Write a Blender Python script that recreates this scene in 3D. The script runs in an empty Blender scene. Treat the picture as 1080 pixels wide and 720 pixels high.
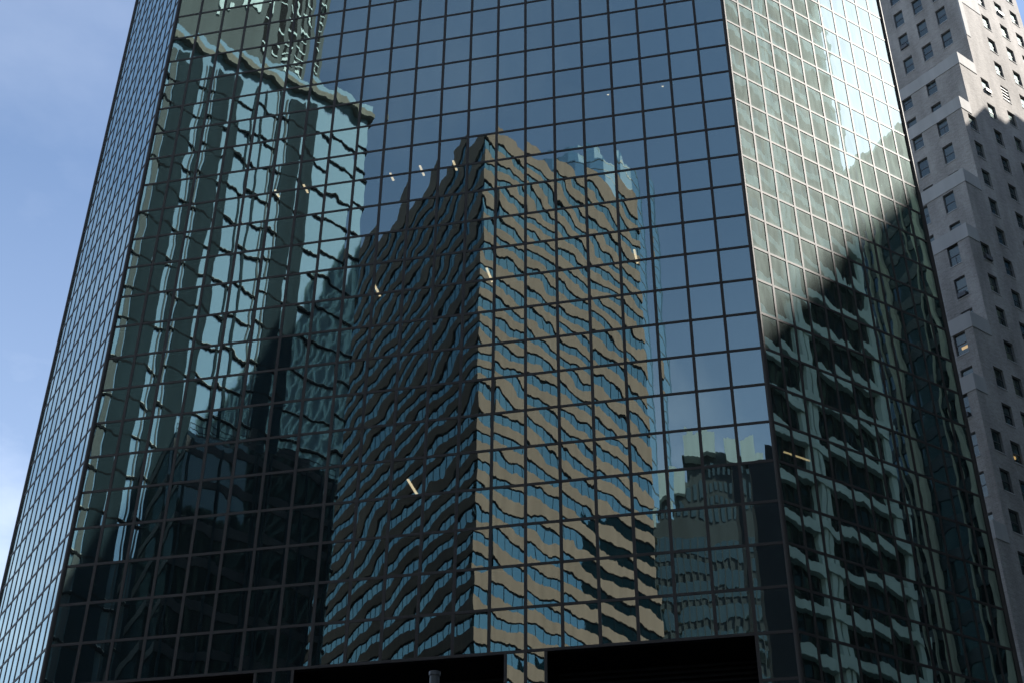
import bpy, math, random
from mathutils import Vector, Matrix

R = math.radians
random.seed(7)
scene = bpy.context.scene
COL = scene.collection

# ------------------------------------------------------------------ camera
CAM = Vector((31.667, -49.733, 1.6))
PITCH, ROLL, YAW = R(33.461), R(-0.3638), R(12.7975)
cd = bpy.data.cameras.new('camera')
cd.sensor_width = 36.0
cd.lens = 1415.71 / 1080 * 36
cd.clip_end = 6000
cam = bpy.data.objects.new('camera', cd)
COL.objects.link(cam)
rr = Vector((math.cos(YAW), math.sin(YAW), 0))
hf = Vector((-math.sin(YAW), math.cos(YAW), 0))
fw = hf * math.cos(PITCH) + Vector((0, 0, math.sin(PITCH)))
up = Vector((0, 0, math.cos(PITCH))) - hf * math.sin(PITCH)
cx = rr * math.cos(ROLL) - up * math.sin(ROLL)
cy = rr * math.sin(ROLL) + up * math.cos(ROLL)
M = Matrix((cx, cy, -fw)).transposed().to_4x4()
M.translation = CAM
cam.matrix_world = M
scene.camera = cam

# ------------------------------------------------------------------ sky and sun
SUN_AZ, SUN_EL = 14.0, 44.0
w = bpy.data.worlds.new('World')
scene.world = w
w.use_nodes = True
nt = w.node_tree
for n in list(nt.nodes):
    nt.nodes.remove(n)


def nd(tree, kind, **kw):
    n = tree.nodes.new(kind)
    for k, v in kw.items():
        setattr(n, k, v)
    return n


sky = nd(nt, 'ShaderNodeTexSky', sky_type='NISHITA', sun_disc=False)
sky.sun_elevation = R(SUN_EL)
sky.sun_rotation = R(90 - SUN_AZ)
sky.air_density = 1.0
sky.dust_density = 0.35
sky.ozone_density = 1.5
tc = nd(nt, 'ShaderNodeTexCoord')
mp = nd(nt, 'ShaderNodeMapping')
mp.inputs['Scale'].default_value = (1.6, 1.6, 3.2)
mp.inputs['Location'].default_value = (0.35, 0.1, 0.22)
ns = nd(nt, 'ShaderNodeTexNoise')
ns.inputs['Scale'].default_value = 1.7
ns.inputs['Detail'].default_value = 7
ns.inputs['Roughness'].default_value = 0.55
rp = nd(nt, 'ShaderNodeMapRange')
rp.inputs['From Min'].default_value = 0.5
rp.inputs['From Max'].default_value = 0.8
rp.inputs['To Min'].default_value = 0.09
rp.inputs['To Max'].default_value = 0.55
# clouds thicken towards the horizon
sx = nd(nt, 'ShaderNodeSeparateXYZ')
hz = nd(nt, 'ShaderNodeMapRange')
hz.inputs['From Min'].default_value = 0.62
hz.inputs['From Max'].default_value = 0.33
hz.inputs['To Min'].default_value = 0.25
hz.inputs['To Max'].default_value = 1.5
mu = nd(nt, 'ShaderNodeMath', operation='MULTIPLY', use_clamp=True)
mixc = nd(nt, 'ShaderNodeMix', data_type='RGBA')
CLOUD = mixc.inputs[7]
CLOUD.default_value = (7.0, 7.4, 8.2, 1)
bg = nd(nt, 'ShaderNodeBackground')
bg.inputs['Strength'].default_value = 0.10
wo = nd(nt, 'ShaderNodeOutputWorld')
nt.links.new(tc.outputs['Generated'], mp.inputs['Vector'])
nt.links.new(mp.outputs[0], ns.inputs['Vector'])
nt.links.new(ns.outputs['Fac'], rp.inputs['Value'])
nt.links.new(tc.outputs['Generated'], sx.inputs[0])
nt.links.new(sx.outputs['Z'], hz.inputs['Value'])
nt.links.new(rp.outputs[0], mu.inputs[0])
nt.links.new(hz.outputs[0], mu.inputs[1])
nt.links.new(mu.outputs[0], mixc.inputs[0])
nt.links.new(sky.outputs[0], mixc.inputs[6])
nt.links.new(mixc.outputs[2], bg.inputs['Color'])
nt.links.new(bg.outputs[0], wo.inputs['Surface'])

sd = bpy.data.lights.new('sun', 'SUN')
sd.energy = 4.9
sd.angle = R(0.7)
sd.color = (1.0, 0.95, 0.87)
sun = bpy.data.objects.new('sun', sd)
COL.objects.link(sun)
sdir = Vector((math.cos(R(SUN_EL)) * math.cos(R(SUN_AZ)), math.cos(R(SUN_EL)) * math.sin(R(SUN_AZ)), math.sin(R(SUN_EL))))
sun.rotation_euler = sdir.to_track_quat('Z', 'Y').to_euler()
sun.location = (60, 0, 260)

scene.view_settings.view_transform = 'Standard'
scene.view_settings.look = 'None'
scene.view_settings.gamma = 1
scene.view_settings.exposure = 1.25
scene.view_settings.use_curve_mapping = False
scene.render.engine = 'CYCLES'
cyc = scene.cycles
cyc.max_bounces = 10
cyc.glossy_bounces = 6
cyc.diffuse_bounces = 2
cyc.transmission_bounces = 4
cyc.transparent_max_bounces = 8
cyc.use_denoising = True
cyc.sample_clamp_indirect = 6


# ------------------------------------------------------------------ helpers
class MB:
    """collects faces for ONE mesh object"""

    def __init__(self):
        self.v, self.f, self.uv = [], [], []

    def face(self, pts, uvs=None):
        b = len(self.v)
        self.v += [tuple(p) for p in pts]
        self.f.append(tuple(range(b, b + len(pts))))
        self.uv += list(uvs) if uvs else [(0, 0)] * len(pts)

    def frame_box(self, o, a, b, c):
        """box from corner o with edge vectors a, b, c"""
        o, a, b, c = Vector(o), Vector(a), Vector(b), Vector(c)
        if a.cross(b).dot(c) < 0:
            o, a = o + a, -a
        p = [o, o + a, o + a + b, o + b]
        q = [x + c for x in p]
        self.face(p[::-1]); self.face(q)
        for i in range(4):
            j = (i + 1) % 4
            self.face([p[i], p[j], q[j], q[i]])

    def box(self, lo, hi):
        d = Vector(hi) - Vector(lo)
        self.frame_box(lo, (d.x, 0, 0), (0, d.y, 0), (0, 0, d.z))

    def prism(self, poly, z0, z1, top=True, bottom=True):
        poly = [(p[0], p[1]) for p in poly]
        ar = sum(poly[i][0] * poly[(i + 1) % len(poly)][1] - poly[(i + 1) % len(poly)][0] * poly[i][1] for i in range(len(poly)))
        if ar < 0:
            poly = poly[::-1]
        n = len(poly)
        for i in range(n):
            a, b = poly[i], poly[(i + 1) % n]
            self.face([(*a, z0), (*b, z0), (*b, z1), (*a, z1)])
        if top:
            self.face([(*p, z1) for p in poly])
        if bottom:
            self.face([(*p, z0) for p in poly[::-1]])

    def cyl(self, c, r, z0, z1, n=20, r1=None):
        r1 = r if r1 is None else r1
        k = [(math.cos(2 * math.pi * i / n), math.sin(2 * math.pi * i / n)) for i in range(n)]
        lo = [(c[0] + r * a, c[1] + r * b, z0) for a, b in k]
        hi = [(c[0] + r1 * a, c[1] + r1 * b, z1) for a, b in k]
        for i in range(n):
            j = (i + 1) % n
            self.face([lo[i], lo[j], hi[j], hi[i]])
        self.face(hi); self.face(lo[::-1])

    def build(self, name, mat, parent=None):
        me = bpy.data.meshes.new(name)
        me.from_pydata(self.v, [], self.f)
        ul = me.uv_layers.new(name='UVMap')
        for i, l in enumerate(me.loops):
            ul.data[i].uv = self.uv[l.vertex_index]
        me.materials.append(mat)
        o = bpy.data.objects.new(name, me)
        COL.objects.link(o)
        if parent is not None:
            o.parent = parent
        return o


def tag(o, label=None, cat=None, group=None, kind=None):
    if label: o['label'] = label
    if cat: o['category'] = cat
    if group: o['group'] = group
    if kind: o['kind'] = kind
    return o


def empty(name, label, cat, group=None):
    o = bpy.data.objects.new(name, None)
    COL.objects.link(o)
    return tag(o, label, cat, group)


def offset_poly(poly, t):
    """grow a convex polygon outward by t"""
    poly = [Vector((p[0], p[1])) for p in poly]
    n = len(poly)
    ar = sum(poly[i].x * poly[(i + 1) % n].y - poly[(i + 1) % n].x * poly[i].y for i in range(n))
    if ar < 0:
        poly = poly[::-1]
    out = []
    for i in range(n):
        a, b, c = poly[i - 1], poly[i], poly[(i + 1) % n]
        d1, d2 = (b - a).normalized(), (c - b).normalized()
        n1, n2 = Vector((d1.y, -d1.x)), Vector((d2.y, -d2.x))
        k = 1 + n1.dot(n2)
        out.append(b + (n1 + n2) * (t / k))
    return [(p.x, p.y) for p in out]


def dirv(az):
    return Vector((math.cos(R(az)), math.sin(R(az)), 0))


# ------------------------------------------------------------------ materials
def new_mat(name):
    m = bpy.data.materials.new(name)
    m.use_nodes = True
    for n in list(m.node_tree.nodes):
        m.node_tree.nodes.remove(n)
    return m, m.node_tree, nd(m.node_tree, 'ShaderNodeOutputMaterial')


def plain(name, col, rough=0.6, metal=0.0, spec=0.4, var=0.25, scale=0.6, streak=True):
    """painted, stone or concrete surface: colour broken by blotches and downward streaks"""
    m, t, out = new_mat(name)
    b = nd(t, 'ShaderNodeBsdfPrincipled')
    b.inputs['Roughness'].default_value = rough
    b.inputs['Metallic'].default_value = metal
    b.inputs['Specular IOR Level'].default_value = spec
    g = nd(t, 'ShaderNodeTexCoord')
    mp = nd(t, 'ShaderNodeMapping')
    mp.inputs['Scale'].default_value = (1, 1, 0.12 if streak else 1)
    n1 = nd(t, 'ShaderNodeTexNoise')
    n1.inputs['Scale'].default_value = scale
    n1.inputs['Detail'].default_value = 6
    r = nd(t, 'ShaderNodeMapRange')
    r.inputs['From Min'].default_value = 0.3
    r.inputs['From Max'].default_value = 0.7
    r.inputs['To Min'].default_value = 1 - var
    r.inputs['To Max'].default_value = 1 + var
    mx = nd(t, 'ShaderNodeVectorMath', operation='SCALE')
    mx.inputs[0].default_value = col
    t.links.new(g.outputs['Object'], mp.inputs[0])
    t.links.new(mp.outputs[0], n1.inputs['Vector'])
    t.links.new(n1.outputs['Fac'], r.inputs[0])
    t.links.new(r.outputs[0], mx.inputs['Scale'])
    t.links.new(mx.outputs[0], b.inputs['Base Color'])
    t.links.new(b.outputs[0], out.inputs[0])
    return m


def math_n(t, op, a, b=None, clamp=False):
    n = nd(t, 'ShaderNodeMath', operation=op, use_clamp=clamp)
    for i, x in enumerate((a, b)):
        if x is None:
            continue
        if isinstance(x, (int, float)):
            n.inputs[i].default_value = x
        else:
            t.links.new(x, n.inputs[i])
    return n.outputs[0]


def curtain_glass(name, f0, tint, veil=0.05, veil_rough=0.52, veil_col=(0.85, 1.0, 0.96), tilt=0.0030, pillow=0.017, wave=0.0055, ripple=0.0021, twist=0.001, inside=0.3):
    """mirror glass in a pane grid (UV = column + u, row + v): every pane tilts, bows and ripples a little"""
    m, t, out = new_mat(name)
    L = t.links.new
    uv = nd(t, 'ShaderNodeUVMap', uv_map='UVMap')
    fl = nd(t, 'ShaderNodeVectorMath', operation='FLOOR')
    fr = nd(t, 'ShaderNodeVectorMath', operation='FRACTION')
    L(uv.outputs[0], fl.inputs[0]); L(uv.outputs[0], fr.inputs[0])
    wn = nd(t, 'ShaderNodeTexWhiteNoise', noise_dimensions='2D')
    L(fl.outputs[0], wn.inputs['Vector'])
    rnd = nd(t, 'ShaderNodeVectorMath', operation='SUBTRACT')
    L(wn.outputs['Color'], rnd.inputs[0]); rnd.inputs[1].default_value = (0.5, 0.5, 0.5)
    rs = nd(t, 'ShaderNodeSeparateXYZ'); L(rnd.outputs[0], rs.inputs[0])
    fc = nd(t, 'ShaderNodeVectorMath', operation='SUBTRACT')
    L(fr.outputs[0], fc.inputs[0]); fc.inputs[1].default_value = (0.5, 0.5, 0)
    fs = nd(t, 'ShaderNodeSeparateXYZ'); L(fc.outputs[0], fs.inputs[0])
    # slow bow of the sheet
    n1 = nd(t, 'ShaderNodeTexNoise', noise_dimensions='3D')
    n1.inputs['Scale'].default_value = 1.3
    n1.inputs['Detail'].default_value = 1.0
    off = nd(t, 'ShaderNodeVectorMath', operation='SCALE'); L(wn.outputs['Color'], off.inputs[0]); off.inputs['Scale'].default_value = 3.0
    add = nd(t, 'ShaderNodeVectorMath', operation='ADD'); L(uv.outputs[0], add.inputs[0]); L(off.outputs[0], add.inputs[1])
    L(add.outputs[0], n1.inputs['Vector'])
    s1 = nd(t, 'ShaderNodeVectorMath', operation='SUBTRACT'); L(n1.outputs['Color'], s1.inputs[0]); s1.inputs[1].default_value = (0.5, 0.5, 0.5)
    w1 = nd(t, 'ShaderNodeSeparateXYZ'); L(s1.outputs[0], w1.inputs[0])
    # roller ripple
    mp = nd(t, 'ShaderNodeMapping'); mp.inputs['Scale'].default_value = (6.0, 0.8, 1)
    L(add.outputs[0], mp.inputs[0])
    n2 = nd(t, 'ShaderNodeTexNoise'); n2.inputs['Scale'].default_value = 1.0; n2.inputs['Detail'].default_value = 3.0; n2.inputs['Roughness'].default_value = 0.6
    L(mp.outputs[0], n2.inputs['Vector'])
    s2 = nd(t, 'ShaderNodeVectorMath', operation='SUBTRACT'); L(n2.outputs['Color'], s2.inputs[0]); s2.inputs[1].default_value = (0.5, 0.5, 0.5)
    w2 = nd(t, 'ShaderNodeSeparateXYZ'); L(s2.outputs[0], w2.inputs[0])
    pk = math_n(t, 'MULTIPLY_ADD', rs.outputs['Z'], 0.8); t.nodes[-1].inputs[2].default_value = 1.0

    def comp(axis, k_p, k_w, k_t, k_r, k_s):
        tw = math_n(t, 'MULTIPLY', fs.outputs['Y' if axis == 'X' else 'X'], k_s)
        a = math_n(t, 'MULTIPLY', rs.outputs[axis], k_t * 2)
        b = math_n(t, 'MULTIPLY', math_n(t, 'MULTIPLY', fs.outputs[axis], k_p), pk)
        c = math_n(t, 'MULTIPLY', w1.outputs[axis], k_w * 2)
        d = math_n(t, 'MULTIPLY', w2.outputs[axis], k_r * 2)
        return math_n(t, 'ADD', math_n(t, 'ADD', math_n(t, 'ADD', a, b), math_n(t, 'ADD', c, d)), tw)

    ta = comp('X', pillow, wave * 0.5, tilt * 0.7, ripple * 0.25, 0.0)
    py = math_n(t, 'MULTIPLY', rs.outputs['X'], 0.009)
    tb = comp('Y', py, wave, tilt, ripple, twist)
    geo = nd(t, 'ShaderNodeNewGeometry')
    cr = nd(t, 'ShaderNodeVectorMath', operation='CROSS_PRODUCT')
    cr.inputs[0].default_value = (0, 0, 1); L(geo.outputs['True Normal'], cr.inputs[1])
    va = nd(t, 'ShaderNodeVectorMath', operation='SCALE'); L(cr.outputs[0], va.inputs[0]); L(ta, va.inputs['Scale'])
    vb = nd(t, 'ShaderNodeVectorMath', operation='SCALE'); vb.inputs[0].default_value = (0, 0, 1); L(tb, vb.inputs['Scale'])
    v1 = nd(t, 'ShaderNodeVectorMath', operation='ADD'); L(geo.outputs['True Normal'], v1.inputs[0]); L(va.outputs[0], v1.inputs[1])
    v2 = nd(t, 'ShaderNodeVectorMath', operation='ADD'); L(v1.outputs[0], v2.inputs[0]); L(vb.outputs[0], v2.inputs[1])
    nn = nd(t, 'ShaderNodeVectorMath', operation='NORMALIZE'); L(v2.outputs[0], nn.inputs[0])
    gl = nd(t, 'ShaderNodeBsdfGlossy'); gl.inputs['Roughness'].default_value = 0.0
    L(nn.outputs[0], gl.inputs['Normal'])
    tv = nd(t, 'ShaderNodeVectorMath', operation='SCALE'); tv.inputs[0].default_value = tint
    tk = math_n(t, 'MULTIPLY_ADD', rs.outputs['Y'], 0.09); t.nodes[-1].inputs[2].default_value = 1.0
    L(tk, tv.inputs['Scale']); L(tv.outputs[0], gl.inputs['Color'])
    tr = nd(t, 'ShaderNodeBsdfTransparent'); tr.inputs['Color'].default_value = (inside, inside * 1.05, inside, 1)
    lw = nd(t, 'ShaderNodeLayerWeight'); lw.inputs['Blend'].default_value = 0.5
    p5 = math_n(t, 'POWER', lw.outputs['Facing'], 3.5)
    fac = nd(t, 'ShaderNodeMapRange'); L(p5, fac.inputs[0]); fac.inputs['To Min'].default_value = f0; fac.inputs['To Max'].default_value = 0.97
    m1 = nd(t, 'ShaderNodeMixShader'); L(fac.outputs[0], m1.inputs[0]); L(tr.outputs[0], m1.inputs[1]); L(gl.outputs[0], m1.inputs[2])
    # dust: a thin film that scatters the sun, thicker along the frames and in rain streaks
    rg = nd(t, 'ShaderNodeBsdfGlossy'); rg.inputs['Roughness'].default_value = veil_rough; rg.inputs['Color'].default_value = (*veil_col, 1)
    df = nd(t, 'ShaderNodeBsdfDiffuse'); df.inputs['Color'].default_value = (0.42 * veil_col[0], 0.42 * veil_col[1], 0.42 * veil_col[2], 1)
    m2 = nd(t, 'ShaderNodeMixShader'); m2.inputs[0].default_value = 0.25; L(rg.outputs[0], m2.inputs[1]); L(df.outputs[0], m2.inputs[2])
    ax = math_n(t, 'ABSOLUTE', fs.outputs['X']); ay = math_n(t, 'ABSOLUTE', fs.outputs['Y'])
    ed = math_n(t, 'POWER', math_n(t, 'MULTIPLY', math_n(t, 'MAXIMUM', ax, ay), 2.0), 9.0)
    mp3 = nd(t, 'ShaderNodeMapping'); mp3.inputs['Scale'].default_value = (3.0, 1.1, 1); mp3.inputs['Rotation'].default_value = (0, 0, 0.9)
    L(add.outputs[0], mp3.inputs[0])
    n3 = nd(t, 'ShaderNodeTexNoise'); n3.inputs['Scale'].default_value = 1.1; n3.inputs['Detail'].default_value = 5
    L(mp3.outputs[0], n3.inputs['Vector'])
    st = nd(t, 'ShaderNodeMapRange'); L(n3.outputs['Fac'], st.inputs[0])
    st.inputs['From Min'].default_value = 0.3; st.inputs['From Max'].default_value = 0.72
    st.inputs['To Min'].default_value = 0.75; st.inputs['To Max'].default_value = 1.12
    vv = math_n(t, 'MULTIPLY', math_n(t, 'MULTIPLY_ADD', ed, 0.8), veil)
    t.nodes[-2].inputs[2].default_value = 1.0
    vs = math_n(t, 'MULTIPLY', vv, st.outputs[0], clamp=True)
    m3 = nd(t, 'ShaderNodeMixShader'); L(vs, m3.inputs[0]); L(m1.outputs[0], m3.inputs[1]); L(m2.outputs[0], m3.inputs[2])
    L(m3.outputs[0], out.inputs[0])
    return m


def far_glass(name, col, tint, gloss=0.5, wob=0.02, scale=0.35, rough=0.02):
    """window glass of the buildings across the street"""
    m, t, out = new_mat(name)
    L = t.links.new
    g = nd(t, 'ShaderNodeTexCoord')
    n = nd(t, 'ShaderNodeTexNoise'); n.inputs['Scale'].default_value = scale; n.inputs['Detail'].default_value = 2
    L(g.outputs['Object'], n.inputs['Vector'])
    s = nd(t, 'ShaderNodeVectorMath', operation='SUBTRACT'); L(n.outputs['Color'], s.inputs[0]); s.inputs[1].default_value = (0.5, 0.5, 0.5)
    k = nd(t, 'ShaderNodeVectorMath', operation='SCALE'); L(s.outputs[0], k.inputs[0]); k.inputs['Scale'].default_value = wob * 2
    geo = nd(t, 'ShaderNodeNewGeometry')
    a = nd(t, 'ShaderNodeVectorMath', operation='ADD'); L(geo.outputs['True Normal'], a.inputs[0]); L(k.outputs[0], a.inputs[1])
    nn = nd(t, 'ShaderNodeVectorMath', operation='NORMALIZE'); L(a.outputs[0], nn.inputs[0])
    gl = nd(t, 'ShaderNodeBsdfGlossy'); gl.inputs['Roughness'].default_value = rough; gl.inputs['Color'].default_value = (*tint, 1); L(nn.outputs[0], gl.inputs['Normal'])
    df = nd(t, 'ShaderNodeBsdfDiffuse'); df.inputs['Color'].default_value = (*col, 1)
    mx = nd(t, 'ShaderNodeMixShader'); mx.inputs[0].default_value = gloss
    L(df.outputs[0], mx.inputs[1]); L(gl.outputs[0], mx.inputs[2]); L(mx.outputs[0], out.inputs[0])
    return m


def brick(name, c1, c2, mortar):
    m, t, out = new_mat(name)
    L = t.links.new
    uv = nd(t, 'ShaderNodeUVMap', uv_map='UVMap')
    b = nd(t, 'ShaderNodeTexBrick')
    b.inputs['Scale'].default_value = 1.0
    b.inputs['Brick Width'].default_value = 0.46
    b.inputs['Row Height'].default_value = 0.155
    b.inputs['Mortar Size'].default_value = 0.013
    b.inputs['Color1'].default_value = (*c1, 1)
    b.inputs['Color2'].default_value = (*c2, 1)
    b.inputs['Mortar'].default_value = (*mortar, 1)
    L(uv.outputs[0], b.inputs['Vector'])
    n = nd(t, 'ShaderNodeTexNoise'); n.inputs['Scale'].default_value = 0.35; n.inputs['Detail'].default_value = 7
    mp = nd(t, 'ShaderNodeMapping'); mp.inputs['Scale'].default_value = (1.4, 0.3, 1); L(uv.outputs[0], mp.inputs[0]); L(mp.outputs[0], n.inputs['Vector'])
    n2 = nd(t, 'ShaderNodeTexNoise'); n2.inputs['Scale'].default_value = 5; n2.inputs['Detail'].default_value = 3; L(uv.outputs[0], n2.inputs['Vector'])
    ad = math_n(t, 'ADD', math_n(t, 'MULTIPLY', n.outputs['Fac'], 0.9), math_n(t, 'MULTIPLY', n2.outputs['Fac'], 0.35))
    r = nd(t, 'ShaderNodeMapRange'); L(ad, r.inputs[0]); r.inputs['From Min'].default_value = 0.4; r.inputs['From Max'].default_value = 0.85
    r.inputs['To Min'].default_value = 0.62; r.inputs['To Max'].default_value = 1.26
    sc = nd(t, 'ShaderNodeVectorMath', operation='SCALE'); L(b.outputs['Color'], sc.inputs[0]); L(r.outputs[0], sc.inputs['Scale'])
    p = nd(t, 'ShaderNodeBsdfPrincipled'); p.inputs['Roughness'].default_value = 0.85; p.inputs['Specular IOR Level'].default_value = 0.2
    L(sc.outputs[0], p.inputs['Base Color'])
    bp = nd(t, 'ShaderNodeBump'); bp.inputs['Strength'].default_value = 0.3; bp.inputs['Distance'].default_value = 0.01
    L(b.outputs['Fac'], bp.inputs['Height']); bp.invert = True; L(bp.outputs[0], p.inputs['Normal'])
    L(p.outputs[0], out.inputs[0])
    return m


def lamp_mat(name, col, strength):
    m, t, out = new_mat(name)
    e = nd(t, 'ShaderNodeEmission'); e.inputs[0].default_value = (*col, 1); e.inputs[1].default_value = strength
    t.links.new(e.outputs[0], out.inputs[0])
    return m


M_GLASS = curtain_glass('reflective_glass', 0.325, (0.79, 0.975, 0.92), veil=0.011)
M_GLASS_SIDE = curtain_glass('reflective_glass_side', 0.335, (0.80, 0.96, 0.92), veil=0.026, pillow=0.004, twist=0.002)
M_BRONZE = plain('bronze_frame', (0.06, 0.05, 0.048), rough=0.55, metal=0.0, spec=0.16, var=0.15)
M_BLACK = plain('black_interior', (0.006, 0.006, 0.007), rough=0.8, spec=0.1)
M_LOUVRE = plain('black_louvre', (0.014, 0.014, 0.015), rough=0.7, spec=0.2)
M_SLAB = plain('dark_ceiling', (0.03, 0.03, 0.03), rough=0.9, spec=0.1)
M_LIGHT = lamp_mat('warm_tube', (1.0, 0.80, 0.52), 1.3)
M_DIM = lamp_mat('dim_tube', (1.0, 0.78, 0.42), 0.6)
M_ASPHALT = plain('asphalt', (0.05, 0.05, 0.052), rough=0.9, scale=0.4, streak=False)
M_PAVE = plain('paving', (0.15, 0.147, 0.14), rough=0.85, scale=0.5, streak=False)

M_TAN = plain('tan_precast', (0.188, 0.142, 0.113), rough=0.9, spec=0.15, var=0.12, scale=0.9)
M_TANGLASS = far_glass('tan_tower_glass', (0.003, 0.012, 0.018), (0.36, 0.64, 0.74), 0.38, wob=0.015)
M_DARKLINE = plain('dark_joint', (0.01, 0.012, 0.014), rough=0.9, spec=0.03)
M_TEAL = far_glass('pale_teal_glass', (0.175, 0.265, 0.295), (0.70, 0.92, 1.0), 0.42, wob=0.012)
M_TEALDARK = plain('dark_teal_pier', (0.012, 0.026, 0.034), rough=0.8, spec=0.1, var=0.2)
M_BEIGE = plain('beige_parapet', (0.17, 0.162, 0.135), rough=0.9)
M_WHITELINE = plain('pale_sill', (0.5, 0.5, 0.45), rough=0.8)
M_GREY = plain('grey_precast', (0.075, 0.090, 0.092), rough=0.9, var=0.12, scale=0.3)
M_WHITE = plain('white_plant_metal', (0.46, 0.57, 0.58), rough=0.6, var=0.1)
M_GREENGLASS = far_glass('blue_green_glass', (0.05, 0.1, 0.12), (0.75, 0.95, 1.0), 0.55, wob=0.02)
M_CONC = plain('pale_green_concrete', (0.66, 0.78, 0.68), rough=0.85, var=0.12, scale=0.5)
M_CONCGLASS = far_glass('dark_office_glass', (0.012, 0.016, 0.015), (0.5, 0.65, 0.6), 0.22, wob=0.03)
M_NAVYGLASS = far_glass('navy_glass', (0.006, 0.012, 0.016), (0.4, 0.6, 0.68), 0.17, wob=0.02)
M_DARKGLASS = far_glass('near_black_glass', (0.006, 0.013, 0.016), (0.4, 0.6, 0.66), 0.07, wob=0.01)
M_NAVYSPAN = plain('navy_spandrel', (0.03, 0.05, 0.06), rough=0.5)
M_PIER = plain('tan_green_pier', (0.42, 0.44, 0.34), rough=0.9)
M_BLOCK = plain('dark_granite', (0.02, 0.022, 0.026), rough=0.6)
M_BLUEGREY = plain('blue_grey_wall', (0.05, 0.066, 0.072), rough=0.8)

M_BRICK = brick('grey_brick', (0.375, 0.345, 0.32), (0.30, 0.275, 0.255), (0.40, 0.38, 0.36))
M_STONE = plain('pale_limestone', (0.405, 0.39, 0.375), rough=0.85, var=0.1, scale=0.9)
M_FRAME = plain('dark_window_frame', (0.09, 0.09, 0.095), rough=0.5)
M_PANE = curtain_glass('sash_glass', 0.085, (0.80, 0.93, 0.92), veil=0.05, tilt=0.004, pillow=0.01, wave=0.008, ripple=0.002, inside=0.25)
M_BLIND = plain('drawn_blind', (0.45, 0.45, 0.42), rough=0.9, var=0.1)

# ------------------------------------------------------------------ ground
g = MB(); g.face([(-3000, -3000, 0), (3000, -3000, 0), (3000, 3000, 0), (-3000, 3000, 0)])
tag(g.build('ground', M_ASPHALT), 'dark asphalt ground of the streets round the glass tower', 'ground', kind='structure')
g = MB(); g.prism([(-25, -62), (38, -62), (49, -52), (49, 40), (-25, 40)], 0, 0.14, bottom=False)
tag(g.build('plaza', M_PAVE), 'pale paved plaza in front of the glass tower', 'plaza', kind='structure')

# ------------------------------------------------------------------ the glass tower
W, H, Z0 = 1.5, 1.83473, 53.634
NM, NC = 21, 12
ROW_TOP, ROW_BOT, ROW_OPEN = -20, 29, 18
d45 = Vector((math.sqrt(.5), math.sqrt(.5), 0))
dl45 = Vector((-math.sqrt(.5), math.sqrt(.5), 0))
RW, LW = 8.487 * W, 8.898 * W
PA = Vector((0, 0, 0)); PB = Vector((NM * W, 0, 0))
PC = PB + d45 * RW; PD = PA + dl45 * LW
FACES = {  # name: origin, along, column width, columns, outward normal, uv shift
    'front': (PA, Vector((1, 0, 0)), W, NM, Vector((0, -1, 0)), 0),
    'east': (PB, d45, RW / NC, NC, Vector((math.sqrt(.5), -math.sqrt(.5), 0)), 100),
    'west': (PD, -dl45, LW / NC, NC, Vector((-math.sqrt(.5), -math.sqrt(.5), 0)), 200),
}
tower = empty('glass_tower', 'dark mirror-glass office tower with chamfered corners and a black grid of frames', 'tower')


def zr(r):
    return Z0 - H * r


def pane_quad(face, c, r, c0=0.0, c1=1.0):
    o, a, cw, n, nor, sh = FACES[face]
    p0, p1 = o + a * cw * (c + c0), o + a * cw * (c + c1)
    z0, z1 = zr(r + 1), zr(r)
    ru = 60 - r
    e = 1e-4
    return ([(p0.x, p0.y, z0), (p1.x, p1.y, z0), (p1.x, p1.y, z1), (p0.x, p0.y, z1)],
            [(sh + c + c0 + e, ru - 1 + e), (sh + c + c1 - e, ru - 1 + e), (sh + c + c1 - e, ru - e), (sh + c + c0 + e, ru - e)])


PIERS = [(0.0, 1.0), (6.46, 7.0), (7.0, 7.54), (13.46, 14.0), (14.0, 14.54), (20.0, 21.0)]
quads = []
for fc, (o, a, cw, n, nor, sh) in FACES.items():
    for r in range(ROW_TOP, ROW_BOT):
        if fc == 'front' and r >= ROW_OPEN:
            for s, e in PIERS:
                c = math.floor(s + 1e-6)
                quads.append((fc, c, r, s - c, e - c))
        else:
            for c in range(n):
                quads.append((fc, c, r, 0.0, 1.0))


def to_px(p):
    d = Vector(p) - CAM
    z = d.dot(fw)
    return 540 + 1415.7 * d.dot(cx) / z, 360 - 1415.7 * d.dot(cy) / z


def seen_area(q):
    pts = [to_px(p) for p in pane_quad(*q)[0]]
    if not all(-30 < x < 1110 and -30 < y < 740 for x, y in pts):
        return 0
    return abs(sum(pts[i][0] * pts[(i + 1) % 4][1] - pts[(i + 1) % 4][0] * pts[i][1] for i in range(4))) / 2


quads.sort(key=seen_area, reverse=True)
for q in quads[:100]:
    b = MB(); b.face(*pane_quad(*q)); b.build('glass_pane', M_GLASS if q[0] == 'front' else M_GLASS_SIDE, tower)
b = MB()
side = []
for q in quads[100:]:
    side.append(0 if q[0] == 'front' else 1)
    b.face(*pane_quad(*q))
o = b.build('glass_pane', M_GLASS, tower); o['kind'] = 'stuff'
o.data.materials.append(M_GLASS_SIDE)
for p_, k_ in zip(o.data.polygons, side):
    p_.material_index = k_

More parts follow.
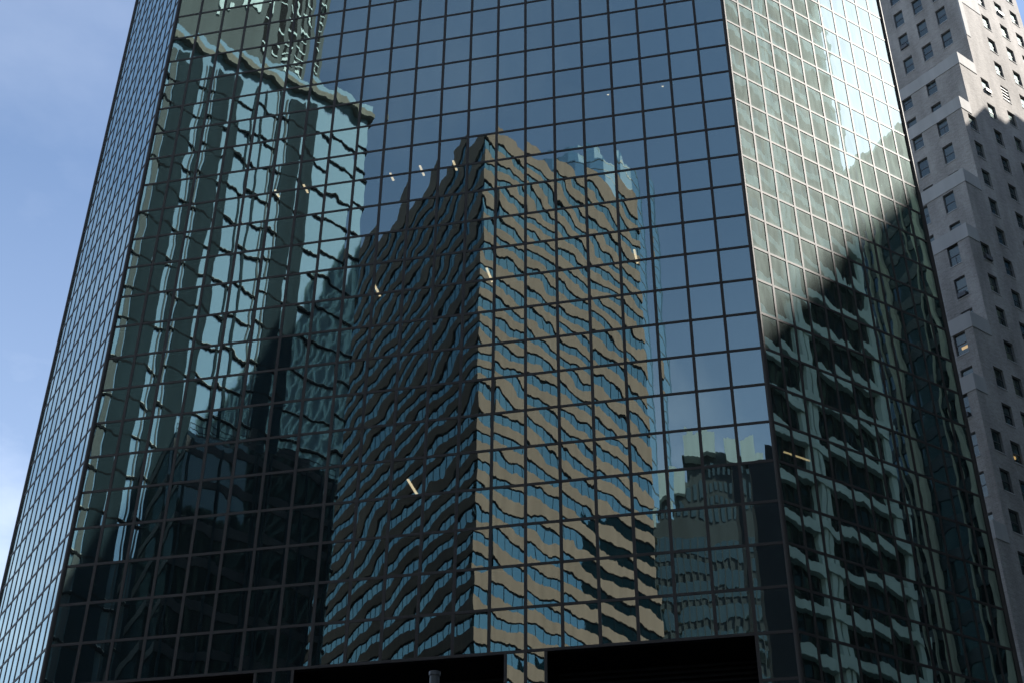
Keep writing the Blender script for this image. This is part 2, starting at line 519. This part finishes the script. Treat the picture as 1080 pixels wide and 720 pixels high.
zb, zt = zr(ROW_BOT), zr(ROW_TOP)
MW, MD = 0.135, 0.026
for fc, (o, a, cw, n, nor, sh) in FACES.items():
    k = 1.0 if fc == 'front' else 0.80
    for c in range(1, n):
        z_lo = zb
        if fc == 'front' and c not in (1, 7, 14, 20):
            z_lo = zr(ROW_OPEN) - 0.05
        b = MB()
        p = o + a * (cw * c - MW * k / 2) - nor * 0.06
        b.frame_box((p.x, p.y, z_lo), a * MW * k, nor * (MD + 0.06), (0, 0, zt - z_lo))
        b.build('mullion', M_BRONZE, tower)
for c in (6.46, 7.54, 13.46, 14.54):
    b = MB(); b.box((c * W - 0.06, -MD, zb), (c * W + 0.06, 0.06, zr(ROW_OPEN) - 0.07)); b.build('mullion', M_BRONZE, tower)
for p in (PA, PB, PC, PD):
    b = MB(); b.cyl((p.x, p.y), 0.11, zb, zt, 12); b.build('corner_post', M_BRONZE, tower)
TH, TD = 0.12, 0.020
for r in range(ROW_TOP, ROW_BOT + 1):
    b = MB()
    for fc, (o, a, cw, n, nor, sh) in FACES.items():
        spans = [(0.06, cw * n - 0.06)]
        if fc == 'front' and r > ROW_OPEN:
            spans = [(0.06, W), (6.46 * W, 7.54 * W), (13.46 * W, 14.54 * W), (20 * W, 21 * W - 0.06)]
        for s, e in spans:
            p = o + a * s - nor * 0.055
            b.frame_box((p.x, p.y, zr(r) - TH / 2), a * (e - s), nor * (TD + 0.055), (0, 0, TH))
    b.build('transom', M_BRONZE, tower)

PBK = Vector((PC.x, 34, 0)); PAK = Vector((PD.x, 34, 0))
plan = [PA, PB, PC, PBK, PAK, PD]
plan2 = [(p.x, p.y) for p in plan]
for r in range(ROW_TOP, ROW_OPEN, 2):
    b = MB(); b.prism(offset_poly(plan2, -0.35), zr(r + 1), zr(r) - 0.06); b.build('floor_slab', M_SLAB, tower)
b = MB(); b.prism(offset_poly(plan2, -5.0), 0.14, zt - 0.4); b.build('core_wall', M_BLACK, tower)
b = MB(); b.prism(offset_poly(plan2, -0.3), zt - 0.38, zt + 0.6); b.build('roof', M_BRONZE, tower)
# back walls that close the plan
b = MB()
for p, q in ((PC, PBK), (PBK, PAK), (PAK, PD)):
    b.face([(p.x, p.y, 0.14), (q.x, q.y, 0.14), (q.x, q.y, zt), (p.x, p.y, zt)])
b.build('rear_wall', M_BLACK, tower)
# recessed dark base with louvres behind the openings
b = MB(); b.box((0.2, 0.16, zr(ROW_OPEN) - 0.10), (NM * W - 0.2, 4.9, zr(ROW_OPEN) + 0.18)); b.build('soffit', M_BLACK, tower)
b = MB()
for s, e in ((1.0, 6.46), (7.54, 13.46), (14.54, 20.0)):
    z = 4.0
    while z < zr(ROW_OPEN) - 0.2:
        b.box((s * W + 0.1, 2.2, z), (e * W - 0.1, 2.32, z + 0.09))
        z += 0.22
b.build('louvre', M_LOUVRE, tower)
b = MB(); b.box((0.5, 2.4, 0.14), (NM * W - 0.5, 2.5, zr(ROW_OPEN) - 0.12)); b.build('base_wall', M_BLACK, tower)
b = MB()
for s, e in ((0.0, 1.0), (6.46, 7.54), (13.46, 14.54), (20.0, 21.0)):
    b.box((s * W + 0.08, 0.1, 0.14), (e * W - 0.08, 2.1, zr(ROW_OPEN) - 0.12))
b.build('base_pier', M_BLACK, tower)

# ceiling lights seen through the glass: (x, depth of near end, floor row of the ceiling)
CEIL = [(15.0, 1.55, 2.35, 3), (16.8, 1.55, 2.3, 3), (12.95, 1.55, 2.6, 7), (18.75, 1.45, 2.6, 7), (15.2, 1.75, 3.3, 13),
        (13.3, 1.8, 2.5, 3), (8.5, 1.7, 2.4, 3), (6.85, 1.8, 2.5, 3), (26.0, 1.5, 2.6, 7), (22.1, 2.2, 2.5, 1), (25.0, 2.2, 2.5, 1), (27.9, 2.2, 2.5, 1)]
for x, y0, y1, r in CEIL:
    b = MB(); b.box((x - 0.05, y0, zr(r) - 0.075), (x + 0.05, y1, zr(r) - 0.02)); b.build('ceiling_light', M_LIGHT, tower)
b = MB(); p = PB + d45 * 2.15 - FACES['east'][4] * 1.6
b.frame_box((p.x, p.y, zr(13) - 0.075), d45 * 1.5, -FACES['east'][4] * 0.07, (0, 0, 0.05)); b.build('ceiling_light', M_DIM, tower)

# ------------------------------------------------------------------ stepped brick tower on the right
bt = empty('brick_tower', 'grey stepped brick high-rise with pale stone copings right of the mirror-glass tower', 'building')
MC = Vector((55.59, 62.75, 0))
DR = dirv(49); DL = dirv(141)
NR = Vector((DR.y, -DR.x, 0)); NL = Vector((-DR.x, -DR.y, 0))
NLF = Vector((-DL.y, DL.x, 0))
TIERS = [(2.9, 168.0), (-0.1, 108.5), (-1.85, 100.95), (-4.4, 89.7), (-6.1, 82.0), (-8.8, 70.6), (-10.4, 63.5), (-12.1, 49.0), (-14.2, 36.0)]
S_MAX, L_MAX = 16.5, 15.0
NLF = -DR if True else NLF


def wall_holes(b, p0, du, nor, u0, u1, z0, z1, holes, depth=0.28, voids=()):
    """wall with real window openings; holes = (ua, ub, za, zb)"""
    al = list(holes) + list(voids)
    us = sorted({u0, u1, *[h[0] for h in al], *[h[1] for h in al]})
    zs = sorted({z0, z1, *[h[2] for h in al], *[h[3] for h in al]})
    us = [u for u in us if u0 - 1e-6 <= u <= u1 + 1e-6]; zs = [z for z in zs if z0 - 1e-6 <= z <= z1 + 1e-6]

    def P(u, z, d=0.0):
        q = p0 + du * u - nor * d
        return (q.x, q.y, z)

    flip = du.cross(Vector((0, 0, 1))).dot(nor) < 0

    def F(pts, uvs):
        b.face(pts[::-1] if flip else pts, uvs[::-1] if flip else uvs)

    for i in range(len(us) - 1):
        um = (us[i] + us[i + 1]) / 2
        run = None
        cells = []
        for j in range(len(zs) - 1):
            zm = (zs[j] + zs[j + 1]) / 2
            solid = not any(h[0] < um < h[1] and h[2] < zm < h[3] for h in al)
            if solid and run is None:
                run = zs[j]
            if not solid and run is not None:
                cells.append((run, zs[j])); run = None
        if run is not None:
            cells.append((run, zs[-1]))
        for a, c in cells:
            F([P(us[i], a), P(us[i + 1], a), P(us[i + 1], c), P(us[i], c)], [(us[i], a), (us[i + 1], a), (us[i + 1], c), (us[i], c)])
    for ua, ub, za, zb_ in holes:
        F([P(ua, za), P(ub, za), P(ub, za, depth), P(ua, za, depth)], [(ua, za), (ub, za), (ub, za + depth), (ua, za + depth)])
        F([P(ua, zb_, depth), P(ub, zb_, depth), P(ub, zb_), P(ua, zb_)], [(ua, 0), (ub, 0), (ub, depth), (ua, depth)])
        F([P(ua, za, depth), P(ua, zb_, depth), P(ua, zb_), P(ua, za)][::-1], [(0, za), (0, zb_), (depth, zb_), (depth, za)])
        F([P(ub, za), P(ub, zb_), P(ub, zb_, depth), P(ub, za, depth)][::-1], [(0, za), (0, zb_), (depth, zb_), (depth, za)])


WID = [0]


def add_window(p0, du, nor, h, blind=0.0, lit=False, vent=False):
    ua, ub, za, zb_ = h
    WID[0] += 1

    def bx(b, a0, a1, c0, c1, d0, d1):
        q = p0 + du * a0 - nor * d1
        b.frame_box((q.x, q.y, c0), du * (a1 - a0), nor * (d1 - d0), (0, 0, c1 - c0))

    def P(u, z, d):
        q = p0 + du * u - nor * d
        return (q.x, q.y, z)

    b = MB()
    t = 0.07
    for a0, a1, c0, c1 in ((ua, ua + t, za, zb_), (ub - t, ub, za, zb_), (ua + t, ub - t, za, za + t), (ua + t, ub - t, zb_ - t, zb_)):
        bx(b, a0, a1, c0, c1, 0.17, 0.27)
    zm = (za + zb_) / 2
    bx(b, ua + t, ub - t, zm - 0.035, zm + 0.035, 0.18, 0.255)
    if WID[0] % 5 == 0:
        um = (ua + ub) / 2
        bx(b, um - 0.025, um + 0.025, za + t, zm - 0.035, 0.19, 0.25)
    win = b.build('window', M_FRAME, bt)
    flip = du.cross(Vector((0, 0, 1))).dot(nor) < 0
    b = MB()
    k = WID[0] * 3
    pts = [P(ua + t, za + t, 0.22), P(ub - t, za + t, 0.22), P(ub - t, zb_ - t, 0.22), P(ua + t, zb_ - t, 0.22)]
    uvs = [(k + .001, .001), (k + .999, .001), (k + .999, 1.999), (k + .001, 1.999)]
    b.face(pts[::-1] if flip else pts, uvs[::-1] if flip else uvs)
    b.build('pane', M_PANE, win)
    b = MB(); bx(b, ua - 0.06, ub + 0.06, za - 0.11, za - 0.005, -0.05, 0.1); b.build('sill', M_STONE, win)
    if blind > 0:
        b = MB(); bx(b, ua + t, ub - t, zb_ - t - blind * (zb_ - za), zb_ - t, 0.30, 0.32); b.build('blind', M_BLIND, win)
    if lit:
        b = MB(); bx(b, ua + 0.25, ub - 0.35, za + 0.75, za + 0.98, 0.42, 0.52); b.build('lamp', M_LAMP, win)
    if WID[0] % 9 == 4:
        b = MB(); bx(b, ua + 0.2, ub - 0.2, za + t, za + 0.5, -0.22, 0.2); b.build('air_conditioner', M_FRAME, win)
    if vent:
        b = MB()
        for i in range(4):
            z = za + t + 0.15 + i * 0.5
            bx(b, ua + t, ub - t, z, z + 0.1, 0.05, 0.2)
        b.build('louvre', M_FRAME, win)


M_LAMP = lamp_mat('warm_lamp', (1.0, 0.62, 0.25), 1.0)
rng = random.Random(3)
FH = 3.77
# sunlit side: columns (position, reference window-top height)
cols_r = [(-12.5, 62.24), (-9.5, 62.24), (-6.95, 69.45), (-4.3, 80.8), (-0.9, 99.25), (3.5, 107.05), (7.28, 119.35), (10.93, 123.86), (14.1, 124.4)]
top_of = {-12.5: 47, -9.5: 63, -6.95: 71, -4.3: 81, -0.9: 100, 3.5: 108, 7.28: 160, 10.93: 160, 14.1: 160}
holes = []
for s, zt_ in cols_r:
    k = math.floor((top_of[s] - zt_) / FH)
    z = zt_ + k * FH
    while z > 12:
        holes.append((s, s + 1.38, z - 2.1, z))
        z -= FH
# the sunlit side: one flat wall with a stepped outline
voids = [(TIERS[i][0], TIERS[i - 1][0], TIERS[i][1], 168.0) for i in range(1, len(TIERS))]
b = MB()
done = [h for h in holes if not any(v_[0] < h[1] and h[0] < v_[1] and h[3] > v_[2] - 1.6 for v_ in voids)]
wall_holes(b, MC, DR, NR, TIERS[-1][0], S_MAX, 0.0, 168.0, done, voids=voids)
for h in done:
    seen = 40 < h[3] < 132
    if not seen:
        continue
    add_window(MC, DR, NR, h, blind=rng.choice([0, 0, 0, .3, .5]), lit=(abs(h[0] + 6.95) < .1 or abs(h[0] + 4.3) < .1) and 55 < h[3] < 59,
               vent=(abs(h[0] - 7.28) < .1 and 107 < h[3] < 109) or (abs(h[0] - 10.93) < .1 and 104 < h[3] < 106))
# shaded side of every tier
for i, (s0, ztop) in enumerate(TIERS):
    zlow = TIERS[i + 1][1] if i + 1 < len(TIERS) else 0.0
    hs = []
    tops = {0: [(1.85, 119.35), (4.5, 119.4), (7.15, 119.4)], 1: [(3.25, 107.5), (6.5, 107.6)], 2: [(2.0, 99.8), (5.15, 99.95)], 3: [(1.6, 88.0), (4.7, 88.1)],
            4: [(1.36, 80.5), (4.5, 80.6)], 5: [(0.95, 69.2), (4.0, 69.2)], 6: [(1.0, 62.0)], 7: [(1.0, 47.0)], 8: [(1.0, 34.0)]}[i]
    for l, z in tops:
        z += FH * 10
        while z > ztop - 0.8:
            z -= FH
        while z - 2.3 > zlow - 1.7:
            za = max(z - 2.3, zlow + 0.12)
            if z - za > 0.5:
                hs.append((l - 0.1, l + 1.15, za, z))
            z -= FH
    p0 = MC + DR * s0
    wall_holes(b, p0, DL, -DR, 0.0, L_MAX, zlow, ztop, hs)
    for h in hs:
        if 40 < h[3] < 132:
            add_window(p0, DL, -DR, h, blind=rng.choice([0, 0, .35, .5]), lit=(i == 5 and h[0] < 2))
    # terrace floor
    if i:
        p1 = MC + DR * TIERS[i - 1][0]
        b.face([(q.x, q.y, ztop - 0.9) for q in (p0, p1, p1 + DL * L_MAX, p0 + DL * L_MAX)])
        b.face([(q.x, q.y, z) for q, z in ((p0 + DR * .3, ztop - .9), (p0 + DR * .3 + DL * L_MAX, ztop - .9), (p0 + DR * .3 + DL * L_MAX, ztop), (p0 + DR * .3, ztop))])
        b.face([(q.x, q.y, ztop - 0.9) for q in (p0, p0 + DR * .3, p0 + DR * .3, p0)][:3])
sE, lE = MC + DR * S_MAX, DL * L_MAX
b.face([(q.x, q.y, z) for q, z in ((sE, 0), (sE + lE, 0), (sE + lE, 168), (sE, 168))])
for i, (s0, ztop) in enumerate(TIERS):
    s1 = S_MAX if i == 0 else TIERS[i - 1][0]
    q0, q1 = MC + DR * s0 + lE, MC + DR * s1 + lE
    b.face([(q1.x, q1.y, 0), (q0.x, q0.y, 0), (q0.x, q0.y, ztop), (q1.x, q1.y, ztop)])
b.face([(q.x, q.y, 168) for q in (MC + DR * 2.9, sE, sE + lE, MC + DR * 2.9 + lE)])
b.build('wall', M_BRICK, bt)
# dark rooms behind the panes
b = MB()
for i, (s0, ztop) in enumerate(TIERS):
    s1 = S_MAX if i == 0 else TIERS[i - 1][0]
    q = MC + DR * (s0 + 0.7) + DL * 0.7
    b.frame_box((q.x, q.y, 0), DR * (s1 - s0 - (0.7 if i == 0 else 0)), DL * (L_MAX - 1.4), (0, 0, ztop - 1.0))
b.build('dark_interior', M_BLACK, bt)
# pale stone copings: a band round the top of every tier
for i, (s0, ztop) in enumerate(TIERS):
    s1 = S_MAX if i == 0 else TIERS[i - 1][0]
    h = 1.5
    b = MB()
    p0 = MC + DR * s0
    # shaded band and its sunlit return, standing 6 cm proud, as one L
    q = p0 - DR * 0.06 + NR * 0.06
    b.frame_box((q.x, q.y, ztop - h), DR * 0.36, DL * (L_MAX + 0.06), (0, 0, h + 0.12))
    q = p0 + DR * 0.3 + NR * 0.06
    b.frame_box((q.x, q.y, ztop - h), DR * (s1 - s0 - 0.3 + (0 if i else 0)), DL * 0.36, (0, 0, h + 0.12))
    b.build('coping', M_STONE, bt)
# the pale stone strip up the corner of the topmost shaft
b = MB(); q = MC + DR * 2.9 + NR * 0.05
b.frame_box((q.x, q.y, 113.2), DR * 0.75, DL * 0.2, (0, 0, 9.0)); b.build('stone_pilaster', M_STONE, bt)
b = MB(); q = MC + DR * 3.65 + NR * 0.05
b.frame_box((q.x, q.y, 118.9), DR * 3.4, DL * 0.2, (0, 0, 3.3)); b.build('stone_panel', M_STONE, bt)

# ------------------------------------------------------------------ the buildings across the streets, seen in the glass
# tan striped tower
tan = empty('striped_tower', 'tan high-rise with continuous stripes of windows mirrored in the middle of the glass', 'building')
c = Vector((-10.58, -114.93, 0)); dr_, dl_ = dirv(-45.8), dirv(-138.8)
fp = [c, c + dr_ * 32.0, c + dr_ * 32.0 + dl_ * 62, c + dl_ * 62]
fp2 = [(p.x, p.y) for p in fp]
HT = 156.8
b = MB(); b.prism(fp2, 0, HT - 2); b.build('glazing', M_TANGLASS, tan)
b = MB(); z = HT - 5.0
fo = offset_poly(fp2, 0.25)
while z > 4:
    b.prism(fo, z - 1.98, z)
    z -= 3.95
b.build('spandrel_band', M_TAN, tan)
b = MB(); b.prism(offset_poly(fp2, 0.3), HT - 3.2, HT); b.build('parapet', M_TAN, tan)
b = MB()
for p, d, ln in ((c, dr_, 32.0), (c, dl_, 62)):
    nn = Vector((d.y, -d.x, 0)) if d is dl_ else Vector((-d.y, d.x, 0))
    k = 1.4
    while k < ln:
        q = p + d * k
        b.frame_box((q.x, q.y, 3), d * 0.07, nn * 0.08, (0, 0, HT - 6))
        k += 2.46
b.build('window_bar', M_DARKLINE, tan)
b = MB(); z = HT - 5.0
while z > 4:
    b.prism(offset_poly(fp2, 0.12), z - 2.17, z - 1.981)
    z -= 3.95
b.build('shadow_gap', M_DARKLINE, tan)

# pale teal glass tower with dark piers
teal = empty('teal_tower', 'pale teal glass high-rise with dark vertical piers mirrored at the left of the glass', 'building')
c = Vector((-18.8, -80.85, 0)); d_ = dirv(135); n_ = dirv(45)
HT = 131.3
fp2 = [(p.x, p.y) for p in (c, c + d_ * 46, c + d_ * 46 - n_ * 58, c - n_ * 58)]  # depth stretched out of sight to keep skylight off the tan tower
b = MB(); b.prism(fp2, 0, HT - 1); b.build('wall', M_BLOCK, teal)
b = MB(); b.frame_box((c.x, c.y, 0), d_ * 46, n_ * 0.1, (0, 0, HT - 1.2)); b.build('glazing', M_TEAL, teal)
b = MB(); b.prism([(p.x, p.y) for p in (c - n_ * 27 + d_ * 0.5, c - n_ * 27 + d_ * 44, c - n_ * 57 + d_ * 44, c - n_ * 57 + d_ * 0.5)], HT - 0.9, 159); b.build('unseen_sky_blocker', M_BLOCK, teal)  # unseen block, added to darken the tan tower's left face
b = MB()
for a0, a1 in ((7.8, 11.5), (15.0, 15.5), (18.7, 22.3), (24.0, 27.1), (30.5, 33.5), (37, 40.5)):
    q = c + d_ * a0
    b.frame_box((q.x, q.y, 0), d_ * (a1 - a0), n_ * 0.35, (0, 0, HT - 3.5))
b.build('pier', M_TEALDARK, teal)
b = MB()
for a0, a1 in ((11.9, 12.2), (22.7, 22.95), (27.4, 28.7), (34.2, 34.8)):
    q = c + d_ * a0
    b.frame_box((q.x, q.y, 0), d_ * (a1 - a0), n_ * 0.3, (0, 0, HT - 4))
b.build('fin', M_GREY, teal)
b = MB(); z = HT - 7.6
while z > 3:
    b.prism(offset_poly(fp2, 0.37), z - 0.27, z)
    z -= 4.7
b.build('floor_line', M_DARKLINE, teal)
b = MB(); z = HT - 7.6
while z > 3:
    b.prism(offset_poly(fp2, 0.2), z + 0.001, z + 0.16)
    z -= 4.7
b.build('sill_line', M_WHITELINE, teal)
b = MB()
k = 1.0
while k < 46:
    q = c + d_ * k
    b.frame_box((q.x, q.y, 0), d_ * 0.06, n_ * 0.08, (0, 0, HT - 4)); k += 1.55
b.build('window_bar', M_DARKLINE, teal)
b = MB(); b.prism(offset_poly(fp2, 1.0), HT - 1.75, HT - 0.8); b.build('parapet', M_BEIGE, teal)
b = MB(); b.prism(offset_poly(fp2, 0.6), HT - 0.79, HT + 0.5); b.build('roof_rail', M_TEAL, teal)

# dark glass building low in front of the teal tower
drk = empty('dark_glass_block', 'low black-teal glass block mirrored at the foot of the teal tower', 'building')
c5 = Vector((31.667, 49.733, 0)) + dirv(-111.2) * 118
fp5 = [(p.x, p.y) for p in (c5, c5 + d_ * 15.5, c5 + d_ * 15.5 - n_ * 9, c5 - n_ * 9)]
b = MB(); b.prism(fp5, 0, 63.0); b.build('glazing', M_DARKGLASS, drk)
b = MB(); z = 3.0
while z < 62:
    b.prism(offset_poly(fp5, 0.12), z, z + 0.9); z += 3.9
b.build('spandrel_band', M_BLOCK, drk)
b = MB()
for k in (0.4, 3.1, 6.9, 7.4, 11.2, 14.6):
    q = c5 + d_ * k
    b.frame_box((q.x, q.y, 0), d_ * 0.3, n_ * 0.35, (0, 0, 62.5))
b.build('fin', M_TEALDARK, drk)
b = MB()
for k, wd, hh in ((2.0, 3.0, 2.4), (7.0, 1.2, 3.6), (9.5, 4.0, 1.6)):
    q = c5 + d_ * k - n_ * 2.5
    b.frame_box((q.x, q.y, 63.01), d_ * wd, -n_ * 3, (0, 0, hh))
b.build('plant_room', M_BLOCK, drk)
b = MB()
for i in range(16):
    q = c5 + d_ * (0.2 + i) - n_ * 0.3
    b.frame_box((q.x, q.y, 63.0), d_ * 0.06, -n_ * 0.06, (0, 0, 1.1))
for z in (63.55, 64.05):
    q = c5 + d_ * 0.2 - n_ * 0.3
    b.frame_box((q.x, q.y, z), d_ * 15.06, -n_ * 0.05, (0, 0, 0.06))
b.build('roof_rail', M_TEALDARK, drk)

# grey slab tower behind it
grey = empty('grey_slab_tower', 'tall plain grey tower with few openings mirrored above the teal building', 'building')
v = Vector((31.667, 49.733, 0)); KG = 1.4
c = v + dirv(-114.35) * 200 * KG
HT = 262 * KG
fp2 = [(p.x, p.y) for p in (c, c + d_ * 44, c + d_ * 44 - n_ * 40, c - n_ * 40)]
b = MB(); b.prism(fp2, 0, HT); b.build('wall', M_GREY, grey)


def face_box(b, c, a0, a1, z0, z1, t):
    q = c + d_ * a0 * KG
    z0, z1 = 1.6 + (z0 - 1.6) * KG, 1.6 + (z1 - 1.6) * KG
    b.frame_box((q.x, q.y, z0), d_ * (a1 - a0) * KG, n_ * t, (0, 0, z1 - z0))


b = MB(); face_box(b, c, 6.9, 9.3, 194.5, 214, 0.06)
for k in (1.6, 4.2):
    face_box(b, c, k, k + 1.0, 190, 235, 0.06)
b.build('dark_slot', M_BLACK, grey)
b = MB()
for z in (195, 197.5, 203.6, 209.8):
    face_box(b, c, 6.9, 9.3, z, z + 0.5, 0.3)
for z in range(190, 236, 3):
    face_box(b, c, 1.4, 5.4, z, z + 0.35, 0.35)
for a0, a1, z0, z1 in ((3.0, 5.2, 193.0, 194.3), (12, 16.5, 205, 209.5), (19, 20.5, 201, 203), (10.4, 14.0, 211, 216), (8, 12, 214.5, 216)):
    face_box(b, c, a0, a1, z0, z1, 0.5)
b.build('white_fitting', M_WHITE, grey)

# octagonal glass tower peeping over the tan one
octo = empty('round_glass_tower', 'blue-green faceted glass tower mirrored just behind the tan striped one', 'building')
c = v + dirv(-98.5) * 280


def ring(r, n=14, dx=0.0, dy=0.0):
    return [(c.x + dx + r * math.cos(2 * math.pi * (k + .5) / n), c.y + dy + r * math.sin(2 * math.pi * (k + .5) / n)) for k in range(n)]


HT = 233.5
b = MB(); b.prism(ring(15.2), 0, HT); b.prism(ring(11.0, 14, -3.5, 1.0), HT - 0.5, 240.5); b.build('glazing', M_GREENGLASS, octo)
b = MB(); b.prism([(c.x - 1, c.y + 3), (c.x + 3.6, c.y + 3), (c.x + 3.6, c.y + 7), (c.x - 1, c.y + 7)], 240.51, 243.5)
b.prism([(c.x - 8, c.y + 4), (c.x - 4.5, c.y + 4), (c.x - 4.5, c.y + 7), (c.x - 8, c.y + 7)], 240.51, 242)
b.build('plant_room', M_WHITE, octo)
b = MB()
z = 10
while z < HT:
    b.prism(ring(15.26), z, z + 0.4); z += 4.2
b.build('floor_line', M_NAVYSPAN, octo)

# long concrete-framed slab behind the photographer, mirrored in the right-hand face
slab = empty('concrete_frame_building', 'long office slab with a pale green concrete frame mirrored in the right-hand face', 'building')
p0 = Vector((110, 0, 0)); nf = Vector((-math.sqrt(.5), math.sqrt(.5), 0)); df_ = d45
Q0, Q1, HT = -93.0, 17.6, 170
fp2 = [(p.x, p.y) for p in (p0 + df_ * Q0, p0 + df_ * Q1, p0 + df_ * Q1 - nf * 25, p0 + df_ * Q0 - nf * 25)]
b = MB(); b.prism(fp2, 0, HT - 0.5); b.build('glazing', M_CONCGLASS, slab)
b = MB()
q = 5.35
cols = []
while q > Q0:
    cols += [(q - 1.0, q - 0.22), (q + 0.1, q + 0.95)]; q -= 12.0
cols += [(16.4, 17.6)]
for a0, a1 in cols:
    k = p0 + df_ * a0
    b.frame_box((k.x, k.y, 0), df_ * (a1 - a0), nf * 0.7, (0, 0, HT))
b.build('column', M_CONC, slab)
b = MB(); z = 2.3
while z < HT - 3:
    k = p0 + df_ * Q0
    b.frame_box((k.x, k.y, z), df_ * (Q1 - Q0), nf * 1.0, (0, 0, 1.12)); z += 5.0
b.build('beam', M_CONC, slab)
b = MB(); k_ = Q0 + 0.8
while k_ < Q1:
    k = p0 + df_ * k_
    b.frame_box((k.x, k.y, 0), df_ * 0.1, nf * 0.15, (0, 0, HT - 1)); k_ += 1.5
b.build('window_bar', M_BRONZE, slab)
b = MB(); b.prism(offset_poly(fp2, 0.9), HT - 0.5, HT + 0.2); b.build('parapet', M_CONC, slab)

# dark glass building whose roof throws the slanting shadow
navy = empty('navy_glass_building', 'dark navy glass block with tan vertical piers mirrored beside the concrete frame', 'building')
p0 = Vector((131, 31, 0)); nf = -d45; df_ = dl45
T0, T1, HT = -42, 69, 138
fp2 = [(p.x, p.y) for p in (p0 + df_ * T0, p0 + df_ * T1, p0 + df_ * T1 - nf * 30, p0 + df_ * T0 - nf * 30)]
STEPS = [(T0, 45, 138.0), (45, 59, 133.5), (59, 63, 129.0), (63, T1, 124.5)]   # roof steps down to one side
b, bp = MB(), MB()
for t0, t1, h in STEPS:
    fpa = [(p.x, p.y) for p in (p0 + df_ * t0, p0 + df_ * t1, p0 + df_ * t1 - nf * 30, p0 + df_ * t0 - nf * 30)]
    b.prism(fpa, 0, h - 0.5); bp.prism(offset_poly(fpa, 0.4 - 0.004 * h / 10), h - 0.5, h)
b.build('glazing', M_NAVYGLASS, navy); bp.build('parapet', M_CONC, navy)


def top_at(t):
    return next(h for t0, t1, h in STEPS if t0 <= t <= t1)


b = MB()
for t0, t1, h in STEPS:
    z = 3
    while z < h - 2:
        k = p0 + df_ * t0
        b.frame_box((k.x, k.y, z), df_ * (t1 - t0), nf * 0.15, (0, 0, 1.6)); z += 4.2
b.build('spandrel_band', M_NAVYSPAN, navy)
b = MB(); k_ = -18.95 - 7.7 * 3
while k_ < T1 - 2:
    for a0, a1, dp in ((0, 1.05, 0.9), (-2.0, -1.82, 0.6)):
        if k_ + a0 > T0:
            k = p0 + df_ * (k_ + a0)
            b.frame_box((k.x, k.y, 0), df_ * (a1 - a0), nf * dp, (0, 0, min(top_at(k_ + a0), top_at(k_ + a1))))
    k_ += 7.7
b.build('pier', M_PIER, navy)

far = empty('black_slab_tower', 'black office slab seen only as darkness in the windows of the tan tower', 'building')
b = MB(); b.prism([(118, -112), (121, -137), (147, -134), (144, -109)], 0, 146); b.prism([(116, -99), (117.8, -111.9), (143.8, -108.9), (142, -96)], 0, 112); b.build('wall', M_BLOCK, far)
b = MB()
for i in range(36):
    b.prism(offset_poly([(118, -112), (121, -137), (147, -134), (144, -109)], 0.1), 4 + i * 3.9, 5.2 + i * 3.9)
b.build('floor_line', M_GREY, far)

# low stepped building with pale plant rooms, lower right of the front face
stp = empty('stepped_office_block', 'blue-grey office block with white rooftop plant rooms mirrored low at the right', 'building')
va, vb = dirv(-94.3), dirv(-4.3)
c = v + va * 205


def vbox(b, u0, u1, w0, w1, z0, z1):
    q = c + vb * u0 + va * w0
    b.frame_box((q.x, q.y, z0), vb * (u1 - u0), va * (w1 - w0), (0, 0, z1 - z0))


b = MB(); vbox(b, -9, 14, 0, 22, 0, 100); vbox(b, -4, 14, 1, 22, 100, 107); vbox(b, -1, 14, 2, 20, 107, 113); b.build('wall', M_BLUEGREY, stp)
b = MB()
for i in range(24):
    vbox(b, -8.6, 13.6, -0.12, 0, 4 + i * 3.9, 6.5 + i * 3.9)
for i in range(9):
    vbox(b, -3.2 + i * 1.9, -2.1 + i * 1.9, 0.9, 1, 101.2, 103.2); vbox(b, -3.2 + i * 1.9, -2.1 + i * 1.9, 0.9, 1, 104.4, 106.2)
    if i > 1:
        vbox(b, -3.2 + i * 1.9, -2.3 + i * 1.9, 1.9, 2, 108.2, 110.2)
b.build('window_band', M_CONCGLASS, stp)
b = MB()
for i in range(12):
    vbox(b, -8.2 + i * 1.9, -7.9 + i * 1.9, -0.25, 0, 0, 96)
b.build('window_bar', M_BLUEGREY, stp)
b = MB()
for u0, u1, z0, z1 in ((-0.4, 4.6, 111.5, 116.0), (0.6, 2.4, 116.01, 117.4), (7.4, 11.4, 110.5, 115.2), (-4.6, -1.6, 104.5, 109.0), (-8.4, -5.2, 98.5, 102.6), (11.42, 13.9, 107.5, 112.0)):
    vbox(b, u0, u1, -0.3, 8, z0, z1)
b.build('plant_room', M_WHITE, stp)

blk = empty('dark_granite_block', 'near-black granite block mirrored at the lower right corner of the front face', 'building')
c2 = v + dirv(-91.7) * 126
b = MB(); b.prism([(c2.x, c2.y), (c2.x + 7.5, c2.y + 0.3), (c2.x + 7, c2.y - 14), (c2.x - 1, c2.y - 14)], 0, 68.5); b.build('wall', M_BLOCK, blk)
b = MB(); b.prism([(c2.x + 3, c2.y - 1), (c2.x + 7, c2.y - 1), (c2.x + 7, c2.y - 10), (c2.x + 3, c2.y - 10)], 68.51, 71); b.build('penthouse', M_BLOCK, blk)

# ------------------------------------------------------------------ street lamp whose top pokes into the frame
lp = empty('street_lamp', 'grey cylindrical lamp head on a pole before the black tower base', 'street lamp')
q = CAM + dirv(106.1) * 20
zl = 8.72
b = MB(); b.cyl((q.x, q.y), 0.05, 0.14, zl - 0.42, 14, 0.042); b.build('pole', M_FRAME, lp)
b = MB(); b.cyl((q.x, q.y), 0.075, zl - 0.42, zl - 0.06, 24); b.cyl((q.x, q.y), 0.09, zl - 0.06, zl, 24); b.build('lamp_head', M_FRAME, lp)
